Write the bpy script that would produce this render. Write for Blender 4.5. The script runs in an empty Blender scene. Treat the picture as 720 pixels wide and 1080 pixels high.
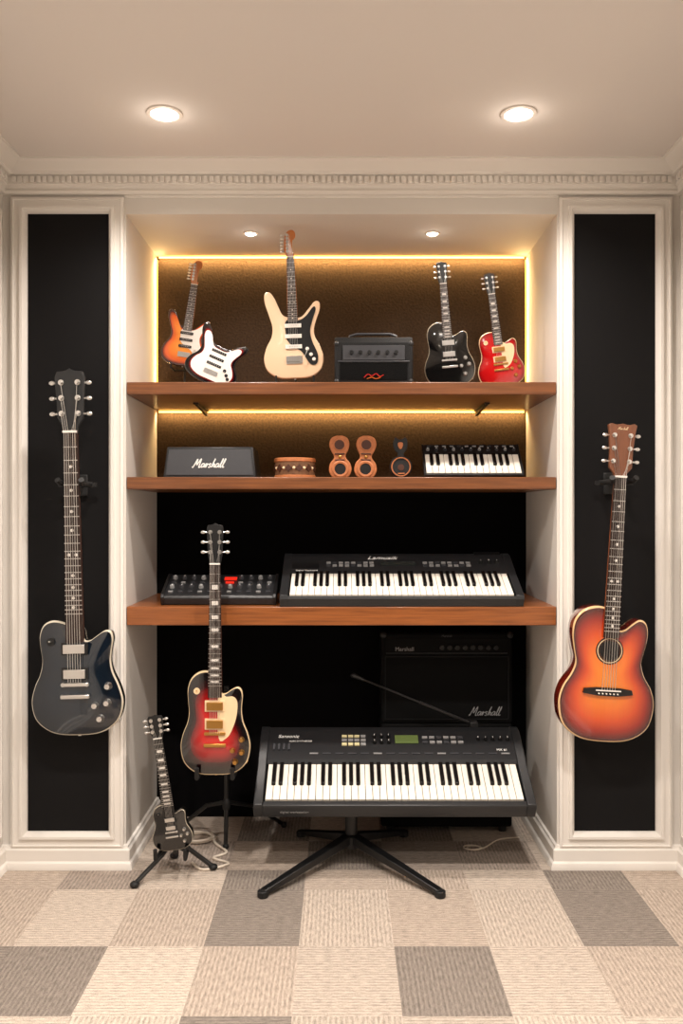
import bpy, math, random
from mathutils import Vector, Matrix
random.seed(3)
scene = bpy.context.scene
COL = scene.collection
try:
    scene.view_settings.view_transform = 'Standard'
except Exception:
    pass
CAMD = 3.0; CAMZ = 1.25; F = 900.0

def W3(px, py, Y):
    d = (Y + CAMD) / F
    return Vector(((px - 360) * d, Y, CAMZ - (py - 540) * d))

def lin(c):
    r = []
    for v in c:
        v = v / 255.0
        r.append(v / 12.92 if v <= 0.04045 else ((v + 0.055) / 1.055) ** 2.4)
    return (r[0], r[1], r[2], 1.0)

# ------------------------------------------------------------------ materials
def mat(name, col, rough=0.5, metal=0.0, var=0.12, scale=30, bump=0.0, coat=0.0, stretch=(1, 1, 1), col2=None, spec=0.5):
    m = bpy.data.materials.new(name); m.use_nodes = True
    nt = m.node_tree; b = nt.nodes['Principled BSDF']
    tc = nt.nodes.new('ShaderNodeTexCoord'); mp = nt.nodes.new('ShaderNodeMapping')
    mp.inputs['Scale'].default_value = stretch
    nt.links.new(tc.outputs['Object'], mp.inputs['Vector'])
    n = nt.nodes.new('ShaderNodeTexNoise'); n.inputs['Scale'].default_value = scale; n.inputs['Detail'].default_value = 5
    nt.links.new(mp.outputs['Vector'], n.inputs['Vector'])
    mx = nt.nodes.new('ShaderNodeMix'); mx.data_type = 'RGBA'
    c = lin(col); c2 = lin(col2) if col2 else tuple([v * (1 - var * 2) for v in c[:3]] + [1])
    c1 = c if col2 else tuple([min(1, v * (1 + var)) for v in c[:3]] + [1])
    mx.inputs[6].default_value = c1; mx.inputs[7].default_value = c2
    nt.links.new(n.outputs['Fac'], mx.inputs[0]); nt.links.new(mx.outputs[2], b.inputs['Base Color'])
    b.inputs['Roughness'].default_value = rough; b.inputs['Metallic'].default_value = metal
    b.inputs['Coat Weight'].default_value = coat; b.inputs['Coat Roughness'].default_value = 0.08
    b.inputs['Specular IOR Level'].default_value = spec
    if bump:
        bp = nt.nodes.new('ShaderNodeBump'); bp.inputs['Strength'].default_value = bump; bp.inputs['Distance'].default_value = 0.002
        nt.links.new(n.outputs['Fac'], bp.inputs['Height']); nt.links.new(bp.outputs['Normal'], b.inputs['Normal'])
    return m

def emis(name, col, st):
    m = bpy.data.materials.new(name); m.use_nodes = True
    b = m.node_tree.nodes['Principled BSDF']
    b.inputs['Base Color'].default_value = lin(col)
    b.inputs['Emission Color'].default_value = lin(col); b.inputs['Emission Strength'].default_value = st
    return m

def burst(name, stops, rough=0.22, coat=0.6, grain=0.0):
    m = bpy.data.materials.new(name); m.use_nodes = True
    nt = m.node_tree; b = nt.nodes['Principled BSDF']
    a = nt.nodes.new('ShaderNodeAttribute'); a.attribute_name = 'burst'
    r = nt.nodes.new('ShaderNodeValToRGB')
    els = r.color_ramp.elements
    els[0].position = stops[0][0]; els[0].color = lin(stops[0][1])
    els[1].position = stops[-1][0]; els[1].color = lin(stops[-1][1])
    for p, c in stops[1:-1]:
        e = els.new(p); e.color = lin(c)
    nt.links.new(a.outputs['Fac'], r.inputs['Fac'])
    tc = nt.nodes.new('ShaderNodeTexCoord'); mp = nt.nodes.new('ShaderNodeMapping'); mp.inputs['Scale'].default_value = (60, 60, 4)
    nt.links.new(tc.outputs['Object'], mp.inputs['Vector'])
    n = nt.nodes.new('ShaderNodeTexNoise'); n.inputs['Scale'].default_value = 2; n.inputs['Detail'].default_value = 4
    nt.links.new(mp.outputs['Vector'], n.inputs['Vector'])
    mx = nt.nodes.new('ShaderNodeMix'); mx.data_type = 'RGBA'; mx.blend_type = 'MULTIPLY'
    mx.inputs[0].default_value = grain
    nt.links.new(r.outputs['Color'], mx.inputs[6]); nt.links.new(n.outputs['Color'], mx.inputs[7])
    nt.links.new(mx.outputs[2], b.inputs['Base Color'])
    b.inputs['Roughness'].default_value = rough; b.inputs['Coat Weight'].default_value = coat; b.inputs['Coat Roughness'].default_value = 0.04
    return m

M = {}
M['wall'] = mat('wall_paint', (218, 213, 206), 0.75, var=0.004, scale=1, spec=.3)
M['trim'] = mat('trim_paint', (233, 228, 221), 0.6, var=0.004, scale=1, spec=.3)
M['ceil'] = mat('ceiling_paint', (224, 217, 211), 0.85, var=0.004, scale=1, spec=.2)
M['panel'] = mat('black_panel', (15, 14, 15), 0.75, var=0.1, scale=200, bump=0.1, spec=0.2)
M['backwall'] = mat('dark_unseen_wall', (62, 56, 52), 0.8, var=0.1, scale=60, bump=0.3, spec=0.2)  # unseen wall behind the camera, finish made dark to dim reflections in glossy bodies
M['backbrown'] = mat('brown_fabric', (80, 61, 42), 0.85, scale=110, bump=0.9, col2=(26, 19, 14), spec=0.2)
M['backblack'] = mat('black_backing', (7, 6, 7), 0.9, var=0.1, scale=100, spec=0.1)
M['wood'] = mat('shelf_wood', (180, 106, 52), 0.36, scale=3.5, stretch=(1.6, 30, 30), col2=(76, 38, 18), bump=0.15, coat=.25)
M['wood2'] = mat('dark_shelf_wood', (150, 90, 46), 0.40, scale=3.5, stretch=(1.6, 34, 34), col2=(58, 30, 15), bump=0.15, coat=.15)
M['black'] = mat('black_plastic', (16, 16, 17), 0.4, var=0.1, scale=80)
M['blackm'] = mat('matte_black', (13, 13, 14), 0.6, var=0.1, scale=200, bump=0.2)
M['dgrey'] = mat('charcoal_plastic', (33, 34, 36), 0.38, var=0.06, scale=60)
M['mgrey'] = mat('slate_plastic', (60, 61, 65), 0.45, var=0.06, scale=60)
M['tolex'] = mat('tolex', (20, 20, 21), 0.65, var=0.2, scale=300, bump=0.8, spec=0.3)
M['dtolex'] = mat('dark_tolex', (10, 10, 10), 0.8, var=0.2, scale=300, bump=0.5, spec=0.15)
M['dpipe'] = mat('dark_piping', (24, 24, 25), 0.6, var=0.1, spec=.2)
M['grille'] = mat('grille_cloth', (8, 8, 8), 0.85, var=0.3, scale=500, bump=0.6, spec=0.15)
M['chrome'] = mat('chrome', (222, 220, 217), 0.28, 1.0, var=0.03)
M['gold'] = mat('gold_metal', (205, 155, 85), 0.32, 1.0, var=0.05)
M['ivory'] = mat('ivory_key', (240, 234, 222), 0.28, var=0.02)
M['cream'] = mat('cream_plastic', (236, 208, 166), 0.35, var=0.03)
M['pearl'] = mat('white_plastic', (238, 232, 224), 0.3, var=0.03)
M['ebkey'] = mat('black_key', (10, 10, 11), 0.25, var=0.05)
M['rose'] = mat('rosewood', (46, 28, 20), 0.5, scale=10, stretch=(30, 30, 3), var=0.2)
M['ebony'] = mat('ebony', (20, 17, 16), 0.45, var=0.15)
M['maple'] = mat('maple', (196, 116, 56), 0.35, scale=10, stretch=(20, 20, 2), var=0.12, coat=0.3)
M['mahog'] = mat('mahogany', (96, 46, 26), 0.35, scale=10, stretch=(20, 20, 2), var=0.15, coat=0.3)
M['orgwood'] = mat('amber_wood', (190, 100, 48), 0.35, scale=10, stretch=(20, 20, 2), var=0.15, coat=0.3)
M['headwood'] = mat('headstock_wood', (128, 76, 48), 0.35, scale=10, stretch=(20, 20, 2), var=0.2, coat=0.3)
M['white'] = mat('white_print', (235, 235, 232), 0.5, var=0.01)
M['red'] = mat('red_plastic', (190, 30, 24), 0.4, var=0.05)
M['orange'] = mat('orange_plastic', (220, 110, 30), 0.4, var=0.05)
M['yellow'] = mat('pale_buttons', (205, 195, 150), 0.4, var=0.05)
M['lgrey'] = mat('light_grey_buttons', (140, 140, 140), 0.4, var=0.05)
M['leather'] = mat('brown_leather', (196, 120, 72), 0.5, scale=70, var=0.25, bump=0.4)
M['dleather'] = mat('dark_leather', (74, 38, 22), 0.55, scale=60, var=0.15, bump=0.3)
M['wicker'] = mat('wicker', (150, 108, 74), 0.7, scale=90, bump=1.0, col2=(70, 42, 26))
M['cable'] = mat('cable_rubber', (220, 208, 192), 0.5, var=0.03)
M['lcd'] = emis('green_screen', (84, 100, 52), 0.2)
M['glass'] = mat('dark_screen', (44, 48, 46), 0.2, var=0.03)
M['redled'] = emis('red_display', (220, 40, 24), 0.8)
M['led'] = emis('warm_led', (255, 190, 92), 7.0)
M['ledv'] = emis('warm_led_dim', (255, 190, 92), 1.6)
M['lens'] = emis('lamp_lens', (255, 240, 215), 16.0)
M['metalring'] = mat('lamp_ring', (225, 215, 205), 0.4, var=0.01)

# carpet
def carpet():
    m = bpy.data.materials.new('carpet_tiles'); m.use_nodes = True
    nt = m.node_tree; b = nt.nodes['Principled BSDF']
    a = nt.nodes.new('ShaderNodeAttribute'); a.attribute_name = 'tilecol'
    d = nt.nodes.new('ShaderNodeAttribute'); d.attribute_name = 'tiledir'
    tc = nt.nodes.new('ShaderNodeTexCoord')
    outs = []
    for st in ((40, 170, 1), (170, 40, 1)):
        mp = nt.nodes.new('ShaderNodeMapping'); mp.inputs['Scale'].default_value = st
        nt.links.new(tc.outputs['Object'], mp.inputs['Vector'])
        n = nt.nodes.new('ShaderNodeTexNoise'); n.inputs['Scale'].default_value = 1.0; n.inputs['Detail'].default_value = 2
        nt.links.new(mp.outputs['Vector'], n.inputs['Vector']); outs.append(n)
    mx = nt.nodes.new('ShaderNodeMix'); mx.data_type = 'FLOAT'
    nt.links.new(d.outputs['Fac'], mx.inputs[0]); nt.links.new(outs[0].outputs['Fac'], mx.inputs[2]); nt.links.new(outs[1].outputs['Fac'], mx.inputs[3])
    wv = []
    for ax in ('Y', 'X'):
        w_ = nt.nodes.new('ShaderNodeTexWave'); w_.wave_type = 'BANDS'; w_.bands_direction = ax; w_.inputs['Scale'].default_value = 24
        w_.inputs['Distortion'].default_value = 1.0; w_.inputs['Detail'].default_value = 2; w_.inputs['Detail Scale'].default_value = 6
        nt.links.new(tc.outputs['Object'], w_.inputs['Vector']); wv.append(w_)
    mw = nt.nodes.new('ShaderNodeMix'); mw.data_type = 'FLOAT'
    nt.links.new(d.outputs['Fac'], mw.inputs[0]); nt.links.new(wv[0].outputs['Fac'], mw.inputs[2]); nt.links.new(wv[1].outputs['Fac'], mw.inputs[3])
    sc = nt.nodes.new('ShaderNodeMath'); sc.operation = 'MULTIPLY'; sc.inputs[1].default_value = 0.26
    nt.links.new(mw.outputs[0], sc.inputs[0])
    a0 = nt.nodes.new('ShaderNodeMath'); a0.operation = 'ADD'
    nt.links.new(mx.outputs[0], a0.inputs[0]); nt.links.new(sc.outputs[0], a0.inputs[1])
    f = nt.nodes.new('ShaderNodeTexNoise'); f.inputs['Scale'].default_value = 300; nt.links.new(tc.outputs['Object'], f.inputs['Vector'])
    ad = nt.nodes.new('ShaderNodeMath'); ad.operation = 'ADD'
    nt.links.new(a0.outputs[0], ad.inputs[0]); nt.links.new(f.outputs['Fac'], ad.inputs[1])
    mr = nt.nodes.new('ShaderNodeMapRange'); mr.inputs[1].default_value = 0.78; mr.inputs[2].default_value = 1.46
    mr.inputs[3].default_value = 0.54; mr.inputs[4].default_value = 1.2
    nt.links.new(ad.outputs[0], mr.inputs[0])
    vm = nt.nodes.new('ShaderNodeVectorMath'); vm.operation = 'SCALE'
    nt.links.new(a.outputs['Color'], vm.inputs[0]); nt.links.new(mr.outputs[0], vm.inputs['Scale'])
    nt.links.new(vm.outputs[0], b.inputs['Base Color'])
    b.inputs['Roughness'].default_value = 0.95; b.inputs['Specular IOR Level'].default_value = 0.1
    bp = nt.nodes.new('ShaderNodeBump'); bp.inputs['Strength'].default_value = 0.4; bp.inputs['Distance'].default_value = 0.003
    nt.links.new(ad.outputs[0], bp.inputs['Height']); nt.links.new(bp.outputs['Normal'], b.inputs['Normal'])
    return m
M['carpet'] = carpet()

# ------------------------------------------------------------------ mesh builder
class MB:
    def __init__(s):
        s.v = []; s.f = []; s.m = []; s.mats = []
    def mi(s, mt):
        if isinstance(mt, str): mt = M[mt]
        if mt not in s.mats: s.mats.append(mt)
        return s.mats.index(mt)
    def add(s, vs, fs, mt):
        o = len(s.v); k = s.mi(mt)
        s.v += [tuple(v) for v in vs]
        for f in fs:
            s.f.append(tuple(i + o for i in f)); s.m.append(k)
        return s
    def box(s, c, d, mt, R=None):
        x, y, z = d[0] / 2, d[1] / 2, d[2] / 2
        vs = [Vector((a * x, b * y, e * z)) for e in (-1, 1) for b in (-1, 1) for a in (-1, 1)]
        if R: vs = [R @ v for v in vs]
        vs = [v + Vector(c) for v in vs]
        return s.add(vs, [(0, 2, 3, 1), (4, 5, 7, 6), (0, 1, 5, 4), (2, 6, 7, 3), (0, 4, 6, 2), (1, 3, 7, 5)], mt)
    def b2(s, lo, hi, mt):
        return s.box([(a + b) / 2 for a, b in zip(lo, hi)], [abs(b - a) for a, b in zip(lo, hi)], mt)
    def cyl(s, p0, p1, r0, mt, r1=None, n=16):
        p0 = Vector(p0); p1 = Vector(p1); r1 = r0 if r1 is None else r1
        z = (p1 - p0).normalized(); x = z.orthogonal().normalized(); y = z.cross(x)
        vs = []
        for p, r in ((p0, r0), (p1, r1)):
            for i in range(n):
                a = 2 * math.pi * i / n; vs.append(p + (x * math.cos(a) + y * math.sin(a)) * r)
        fs = [(i, (i + 1) % n, n + (i + 1) % n, n + i) for i in range(n)] + [tuple(range(n - 1, -1, -1)), tuple(range(n, 2 * n))]
        return s.add(vs, fs, mt)
    def tube(s, pts, r, mt, n=8):
        pts = [Vector(p) for p in pts]; vs = []; fs = []
        ref = Vector((0.13, 0.31, 0.94))
        for i, p in enumerate(pts):
            t = (pts[min(i + 1, len(pts) - 1)] - pts[max(i - 1, 0)]).normalized()
            x = t.cross(ref)
            if x.length < 1e-3: x = t.orthogonal()
            x.normalize(); y = t.cross(x)
            for k in range(n):
                a = 2 * math.pi * k / n; vs.append(p + (x * math.cos(a) + y * math.sin(a)) * r)
        for i in range(len(pts) - 1):
            for k in range(n):
                fs.append((i * n + k, i * n + (k + 1) % n, (i + 1) * n + (k + 1) % n, (i + 1) * n + k))
        fs += [tuple(range(n - 1, -1, -1)), tuple(range((len(pts) - 1) * n, len(pts) * n))]
        return s.add(vs, fs, mt)
    def prism(s, ol, y0, y1, mt):
        n = len(ol)
        vs = [(x, y0, z) for x, z in ol] + [(x, y1, z) for x, z in ol]
        fs = [tuple(range(n)), tuple(range(2 * n - 1, n - 1, -1))] + [(i, n + i, n + (i + 1) % n, (i + 1) % n) for i in range(n)]
        return s.add(vs, fs, mt)
    def xprism(s, ol, x0, x1, mt):  # ol (y,z)
        n = len(ol)
        vs = [(x0, y, z) for y, z in ol] + [(x1, y, z) for y, z in ol]
        fs = [tuple(range(n - 1, -1, -1)), tuple(range(n, 2 * n))] + [(i, (i + 1) % n, n + (i + 1) % n, n + i) for i in range(n)]
        return s.add(vs, fs, mt)
    def ell(s, c, r, mt, n=14, m=9):
        vs = []; fs = []
        for j in range(m + 1):
            t = math.pi * j / m
            for i in range(n):
                a = 2 * math.pi * i / n
                vs.append((c[0] + r[0] * math.sin(t) * math.cos(a), c[1] + r[1] * math.sin(t) * math.sin(a), c[2] + r[2] * math.cos(t)))
        for j in range(m):
            for i in range(n):
                fs.append((j * n + i, (j + 1) * n + i, (j + 1) * n + (i + 1) % n, j * n + (i + 1) % n))
        return s.add(vs, fs, mt)
    def lathe(s, prof, c, axis, mt, n=32):  # prof (r, h)
        z = Vector(axis).normalized(); x = z.orthogonal().normalized(); y = z.cross(x); c = Vector(c)
        vs = []; fs = []
        for r, h in prof:
            for i in range(n):
                a = 2 * math.pi * i / n; vs.append(c + z * h + (x * math.cos(a) + y * math.sin(a)) * r)
        for j in range(len(prof) - 1):
            for i in range(n):
                fs.append((j * n + i, j * n + (i + 1) % n, (j + 1) * n + (i + 1) % n, (j + 1) * n + i))
        return s.add(vs, fs, mt)
    def mesh(s, name, ang=35):
        me = bpy.data.meshes.new(name); me.from_pydata(s.v, [], s.f)
        for mt in s.mats: me.materials.append(mt)
        for p, k in zip(me.polygons, s.m): p.material_index = k; p.use_smooth = True
        me.update()
        import bmesh
        bm = bmesh.new(); bm.from_mesh(me)
        bmesh.ops.recalc_face_normals(bm, faces=bm.faces); bm.to_mesh(me); bm.free()
        me.set_sharp_from_angle(angle=math.radians(ang))
        return me
    def obj(s, name, parent=None, loc=(0, 0, 0), rot=(0, 0, 0), bev=0, ang=35):
        return mkobj(name, s.mesh(name, ang), parent, loc, rot, bev)

def mkobj(name, me, parent=None, loc=(0, 0, 0), rot=(0, 0, 0), bev=0):
    o = bpy.data.objects.new(name, me); COL.objects.link(o)
    o.location = loc; o.rotation_euler = rot
    if parent: o.parent = parent
    if bev:
        b = o.modifiers.new('bev', 'BEVEL'); b.width = bev; b.segments = 2; b.limit_method = 'ANGLE'; b.angle_limit = math.radians(40)
    return o

def thing(o, label, cat, group=None):
    o['label'] = label; o['category'] = cat
    if group: o['group'] = group
    return o
def root(name, loc, label, cat, rot=(0, 0, 0), group=None):
    e = bpy.data.objects.new(name, None); e.empty_display_size = 0.05; COL.objects.link(e)
    e.location = loc; e.rotation_euler = rot
    return thing(e, label, cat, group)
def struct(o):
    o['kind'] = 'structure'; return o

def text(name, body, size, mt, parent, loc, rot, shear=0.0, bold=0.0):
    cu = bpy.data.curves.new('t', 'FONT'); cu.body = body; cu.size = size; cu.shear = shear; cu.offset = bold
    cu.extrude = 0.0006; cu.align_x = 'CENTER'; cu.align_y = 'CENTER'
    t = bpy.data.objects.new('t', cu); COL.objects.link(t)
    dg = bpy.context.evaluated_depsgraph_get()
    me = bpy.data.meshes.new_from_object(t.evaluated_get(dg))
    bpy.data.objects.remove(t)
    me.materials.clear(); me.materials.append(M[mt])
    return mkobj(name, me, parent, loc, rot)

def open_cat(p, n=6):
    q = [p[0]] + list(p) + [p[-1]]; out = []
    for i in range(1, len(q) - 2):
        a, b, c, d = (Vector(x) for x in q[i - 1:i + 3])
        for k in range(n):
            t = k / n
            out.append(0.5 * ((2 * b) + (c - a) * t + (2 * a - 5 * b + 4 * c - d) * t * t + (3 * b - a - 3 * c + d) * t ** 3))
    out.append(Vector(p[-1])); return out
def script_logo(parent, loc, width, mt, thick=1.0, tilt=0.0):
    A = [(.75, .9), (.3, 1.0), (0, .5), (.2, .03), (.6, .3), (.78, .95), (.76, .15), (1.05, .12)]
    ST = [[(-.2, .25), (0, 0), (.25, .9), (.55, 2.2), (.8, .6), (1.45, 2.25), (1.5, .1), (1.85, .15)],
          [(x + 2.0, z) for x, z in A], [(3.05, .15), (3.2, .95), (3.3, .8), (3.3, 0), (3.45, .7), (3.85, .9)],
          [(4.45, .85), (4.15, 1.0), (4.0, .7), (4.4, .35), (4.25, 0), (3.9, .1)],
          [(4.75, 0), (4.95, 1.4), (5.05, 2.3), (4.85, 1.2), (4.8, .05), (5.05, .8), (5.35, .8), (5.35, .12), (5.65, .15)],
          [(x + 5.7, z) for x, z in A], [(6.8, .2), (7.1, 1.6), (7.05, 2.3), (6.9, 1.2), (7.0, .05), (7.3, .15)],
          [(7.35, .2), (7.7, 1.6), (7.65, 2.3), (7.5, 1.2), (7.6, .05), (8.0, .2)]]
    k = width / 8.4; mb = MB()
    for s_ in ST:
        pts = [((p.x + .35 * p.y - 4.2) * k, 0, (p.y - .9) * k) for p in open_cat(s_)]
        mb.tube(pts, .15 * k * thick, mt, n=6)
    return mb.obj('logo', parent, loc, (tilt, 0, 0))

# ------------------------------------------------------------------ room shell
HX = 1.19; NX = 0.757; ND = 0.5; CZ = 2.46; RY = -3.6; NZ = 2.297
def wallbox(name, lo, hi, mt):
    return struct(MB().b2(lo, hi, mt).obj(name))
wallbox('wall_left', (-HX - 0.1, RY, 0), (-HX, 0.1, CZ), 'wall')
wallbox('wall_right', (HX, RY, 0), (HX + 0.1, 0.1, CZ), 'wall')
wallbox('wall_back', (-HX - 0.1, RY - 0.1, 0), (HX + 0.1, RY, CZ), 'backwall')
wb = MB()
wb.b2((-HX, 0.012, 0), (-NX, ND + 0.1, CZ), 'wall'); wb.b2((NX, 0.012, 0), (HX, ND + 0.1, CZ), 'wall')
wb.b2((-HX, 0, 0), (-1.106, 0.012, CZ), 'wall'); wb.b2((-0.814, 0, 0), (-NX, 0.012, CZ), 'wall')
wb.b2((1.106, 0, 0), (HX, 0.012, CZ), 'wall'); wb.b2((NX, 0, 0), (0.814, 0.012, CZ), 'wall')
for sx in (-1, 1):
    a, b = sorted((sx * 1.106, sx * 0.814))
    wb.b2((a, 0, 2.30), (b, 0.012, CZ), 'wall'); wb.b2((a, 0, 0), (b, 0.012, 0.117), 'wall')
wb.b2((-NX, 0, NZ), (NX, ND + 0.1, CZ), 'wall')
struct(wb.obj('wall_front'))
wallbox('wall_niche_upper', (-NX, ND, 1.34), (NX, ND + 0.08, NZ), 'backbrown')
wallbox('wall_niche_lower', (-NX, ND, 0), (NX, ND + 0.08, 1.34), 'backblack')
for i, sx in enumerate((-1, 1)):
    a, b = sorted((sx * 1.106, sx * 0.814))
    struct(MB().b2((a, 0.005, 0.117), (b, 0.0119, 2.30), 'panel').obj('trim_black_panel_%d' % (i + 1)))
struct(MB().b2((-HX - 0.1, RY, CZ), (HX + 0.1, ND + 0.1, CZ + 0.08), 'ceil').obj('ceiling'))

def frame(name, x0, x1, z0, z1, prof, mt='trim'):
    mb = MB(); vs = []; fs = []; n = len(prof)
    for d, p in prof:
        vs += [(x0 + d, -p, z0 + d), (x1 - d, -p, z0 + d), (x1 - d, -p, z1 - d), (x0 + d, -p, z1 - d)]
    for j in range(n - 1):
        for i in range(4):
            fs.append((j * 4 + i, j * 4 + (i + 1) % 4, (j + 1) * 4 + (i + 1) % 4, (j + 1) * 4 + i))
    return struct(mb.add(vs, fs, mt).obj(name, ang=20))
PROF = [(0, 0), (0, .012), (.008, .016), (.010, .010), (.030, .010), (.033, .020), (.042, .020), (.052, .006), (.054, -.006)]
frame('trim_panel_frame_1', -1.158, -0.764, 0.073, 2.353, PROF)
frame('trim_panel_frame_2', 0.764, 1.158, 0.073, 2.353, PROF)
for i, sx in enumerate((-1, 1)):
    for k, (ya, yb) in enumerate(((-1.2, -0.04), (-2.4, -1.26))):
        o = frame('trim_side_frame_%d%d' % (i + 1, k), ya, yb, 0.12, 2.30, PROF)
        o.rotation_euler = (0, 0, math.radians(90))
        if sx < 0:
            o.location = (-HX, 0, 0)
        else:
            o.location = (HX, 0, 0); o.scale = (1, -1, 1)
def sweep(name, path, prof, mt, extra=None):
    mb = MB(); P = [Vector(p) for p in path]; n = len(P); offs = []
    for i in range(n):
        def nr(a, b):
            d = (b - a).normalized(); return Vector((d.y, -d.x))
        if i == 0: o = nr(P[0], P[1])
        elif i == n - 1: o = nr(P[-2], P[-1])
        else:
            a = nr(P[i - 1], P[i]); b = nr(P[i], P[i + 1]); o = (a + b); o = o / (o.dot(a))
        offs.append(o)
    vs = []; fs = []
    for d, z in prof:
        for p, o in zip(P, offs): vs.append((p.x + o.x * d, p.y + o.y * d, z))
    for j in range(len(prof) - 1):
        for i in range(n - 1):
            fs.append((j * n + i, j * n + i + 1, (j + 1) * n + i + 1, (j + 1) * n + i))
    mb.add(vs, fs, mt)
    if extra: extra(mb)
    return struct(mb.obj(name, ang=25))
CP = [(0, 2.362), (.014, 2.364), (.018, 2.374), (.012, 2.380), (.016, 2.388), (.026, 2.392), (.026, 2.422), (.040, 2.424), (.042, 2.432),
      (.050, 2.436), (.062, 2.441), (.076, 2.447), (.084, 2.452), (.088, 2.456), (.098, 2.4565), (.098, 2.4605)]
def dent(mb):
    w = 0.013; x = -HX + 0.045
    while x < HX - 0.045:
        mb.b2((x, -0.034, 2.398), (x + w, -0.025, 2.419), 'trim'); x += 0.0215
    for sx in (-1, 1):
        y = -0.05
        while y > -1.4:
            mb.b2((sx * (HX - 0.034), y - w, 2.398), (sx * (HX - 0.025), y, 2.419), 'trim'); y -= 0.0215
sweep('trim_crown', [(-HX, RY), (-HX, 0), (HX, 0), (HX, RY)], CP, 'trim', dent)
BP = [(0, 0.082), (.008, 0.080), (.010, 0.072), (.016, 0.066), (.016, 0.028), (.022, 0.022), (.026, 0.010), (.026, 0)]
sweep('baseboard_left', [(-HX, RY), (-HX, 0), (-NX, 0), (-NX, ND)], BP, 'trim')
sweep('baseboard_right', [(NX, ND), (NX, 0), (HX, 0), (HX, RY)], BP, 'trim')
struct(MB().b2((-NX - 0.005, -0.006, NZ + 0.057), (NX + 0.005, 0.002, NZ + 0.066), 'trim').obj('trim_frieze', bev=0.002))

xs = [-1.29, -1.219, -0.945, -0.671, -0.397, -0.123, 0.151, 0.425, 0.699, 0.973, 1.29]
ys = [-3.6, -3.1, -2.7, -2.3, -1.9, -1.55, -1.22, -0.885, -0.544, -0.175, -0.02, 0.24, 0.62]
L_, D_, Md, Ml = (202, 188, 174), (145, 135, 126), (166, 153, 142), (188, 173, 159)
R8 = {4: D_, 8: D_, 1: Ml, 3: Ml, 9: Ml, 6: Ml, 2: L_}
tiles = {(7, 2): D_, (7, 1): D_, (7, 0): D_, (7, 6): D_, (7, 9): Md, (7, 8): Ml, (7, 4): Ml,
         (6, 4): D_, (6, 7): L_, (6, 9): D_}
for k_, v_ in R8.items(): tiles[(8, k_)] = v_
tiles.update({(9, 1): Ml, (9, 2): Md, (9, 3): L_, (9, 4): D_, (9, 5): Ml, (9, 6): Ml, (9, 7): L_, (9, 8): D_, (9, 9): Ml})
tiles.update({(10, 3): Md, (10, 4): Ml, (10, 5): D_, (10, 6): Md, (10, 7): Md, (11, 3): Ml, (11, 4): D_, (11, 6): D_})
v = []; f = []; cols = []; dirs = []
for j in range(len(ys) - 1):
    for i in range(len(xs) - 1):
        o = len(v)
        v += [(xs[i], ys[j], 0), (xs[i + 1], ys[j], 0), (xs[i + 1], ys[j + 1], 0), (xs[i], ys[j + 1], 0)]
        f.append((o, o + 1, o + 2, o + 3))
        c = tiles.get((j, i))
        if c is None:
            c = L_ if j >= 6 else random.choice((L_, L_, Md, D_))
            q = random.uniform(0.94, 1.04); c = tuple(min(255, a * q) for a in c)
        cols.append(lin(c)); dirs.append(float((i + j) % 2))
me = bpy.data.meshes.new('floor'); me.from_pydata(v, [], f); me.materials.append(M['carpet'])
me.attributes.new('tilecol', 'FLOAT_COLOR', 'POINT'); me.attributes.new('tiledir', 'FLOAT', 'POINT')
ca = me.attributes['tilecol']
ca.data.foreach_set('color', [c for k in range(len(f)) for q in range(4) for c in cols[k]])
me.attributes['tiledir'].data.foreach_set('value', [dirs[k] for k in range(len(f)) for q in range(4)])
struct(mkobj('floor', me))

# ------------------------------------------------------------------ lights
def recessed(x, y, z, r, power, label, group, spotang=150, halo=0.0):
    e = root('recessed_light', (x, y, z), label, 'ceiling light', group=group)
    MB().lathe([(r * 0.82, -0.002), (r * 0.9, -0.006), (r * 1.12, -0.004), (r * 1.15, 0.0)], (0, 0, 0), (0, 0, 1), 'metalring').obj('trim_ring', e)
    MB().lathe([(r * .86, -.0005), (r * .84, -.004), (r * .5, -.010), (0, -.012)], (0, 0, 0), (0, 0, 1), 'lens').obj('lamp_lens', e)
    l = bpy.data.lights.new('downlight', 'SPOT'); l.energy = power; l.spot_size = math.radians(spotang); l.spot_blend = 0.8
    l.shadow_soft_size = 0.04; l.color = (1.0, 0.915, 0.84)
    lo = bpy.data.objects.new('downlight', l); COL.objects.link(lo); lo.location = (x, y, z - 0.03)
    if halo:
        l = bpy.data.lights.new('lamp_glow', 'POINT'); l.energy = halo; l.shadow_soft_size = r * .5; l.color = (1.0, 0.88, 0.76)
        lo = bpy.data.objects.new('lamp_glow', l); COL.objects.link(lo); lo.location = (x, y, z - 0.045)
g1 = 'recessed downlights in the room ceiling'
for sx in (-1, 1):
    recessed(sx * 0.537, -0.41, CZ, 0.048, 46, 'round white fill downlight added in the unseen ceiling', g1, halo=.25)
    recessed(sx * 0.537, -1.5, CZ, 0.048, 104, 'round white fill downlight added in the unseen ceiling', g1)  # unseen row nearer the camera, added as fill on the front wall
    recessed(sx * 0.537, -2.6, CZ, 0.048, 58, 'round white fill downlight added in the unseen ceiling', g1)  # second unseen row, likewise added for fill
    recessed(sx * 0.341, 0.2, NZ, 0.024, 6, 'small recessed spotlight above the top shelf of the niche', 'small spotlights in the niche ceiling', 130, halo=.05)
w = bpy.data.worlds.new('World'); scene.world = w; w.use_nodes = True
bg = w.node_tree.nodes['Background']; bg.inputs[0].default_value = (1.0, 0.93, 0.86, 1); bg.inputs[1].default_value = 0.5

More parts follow.
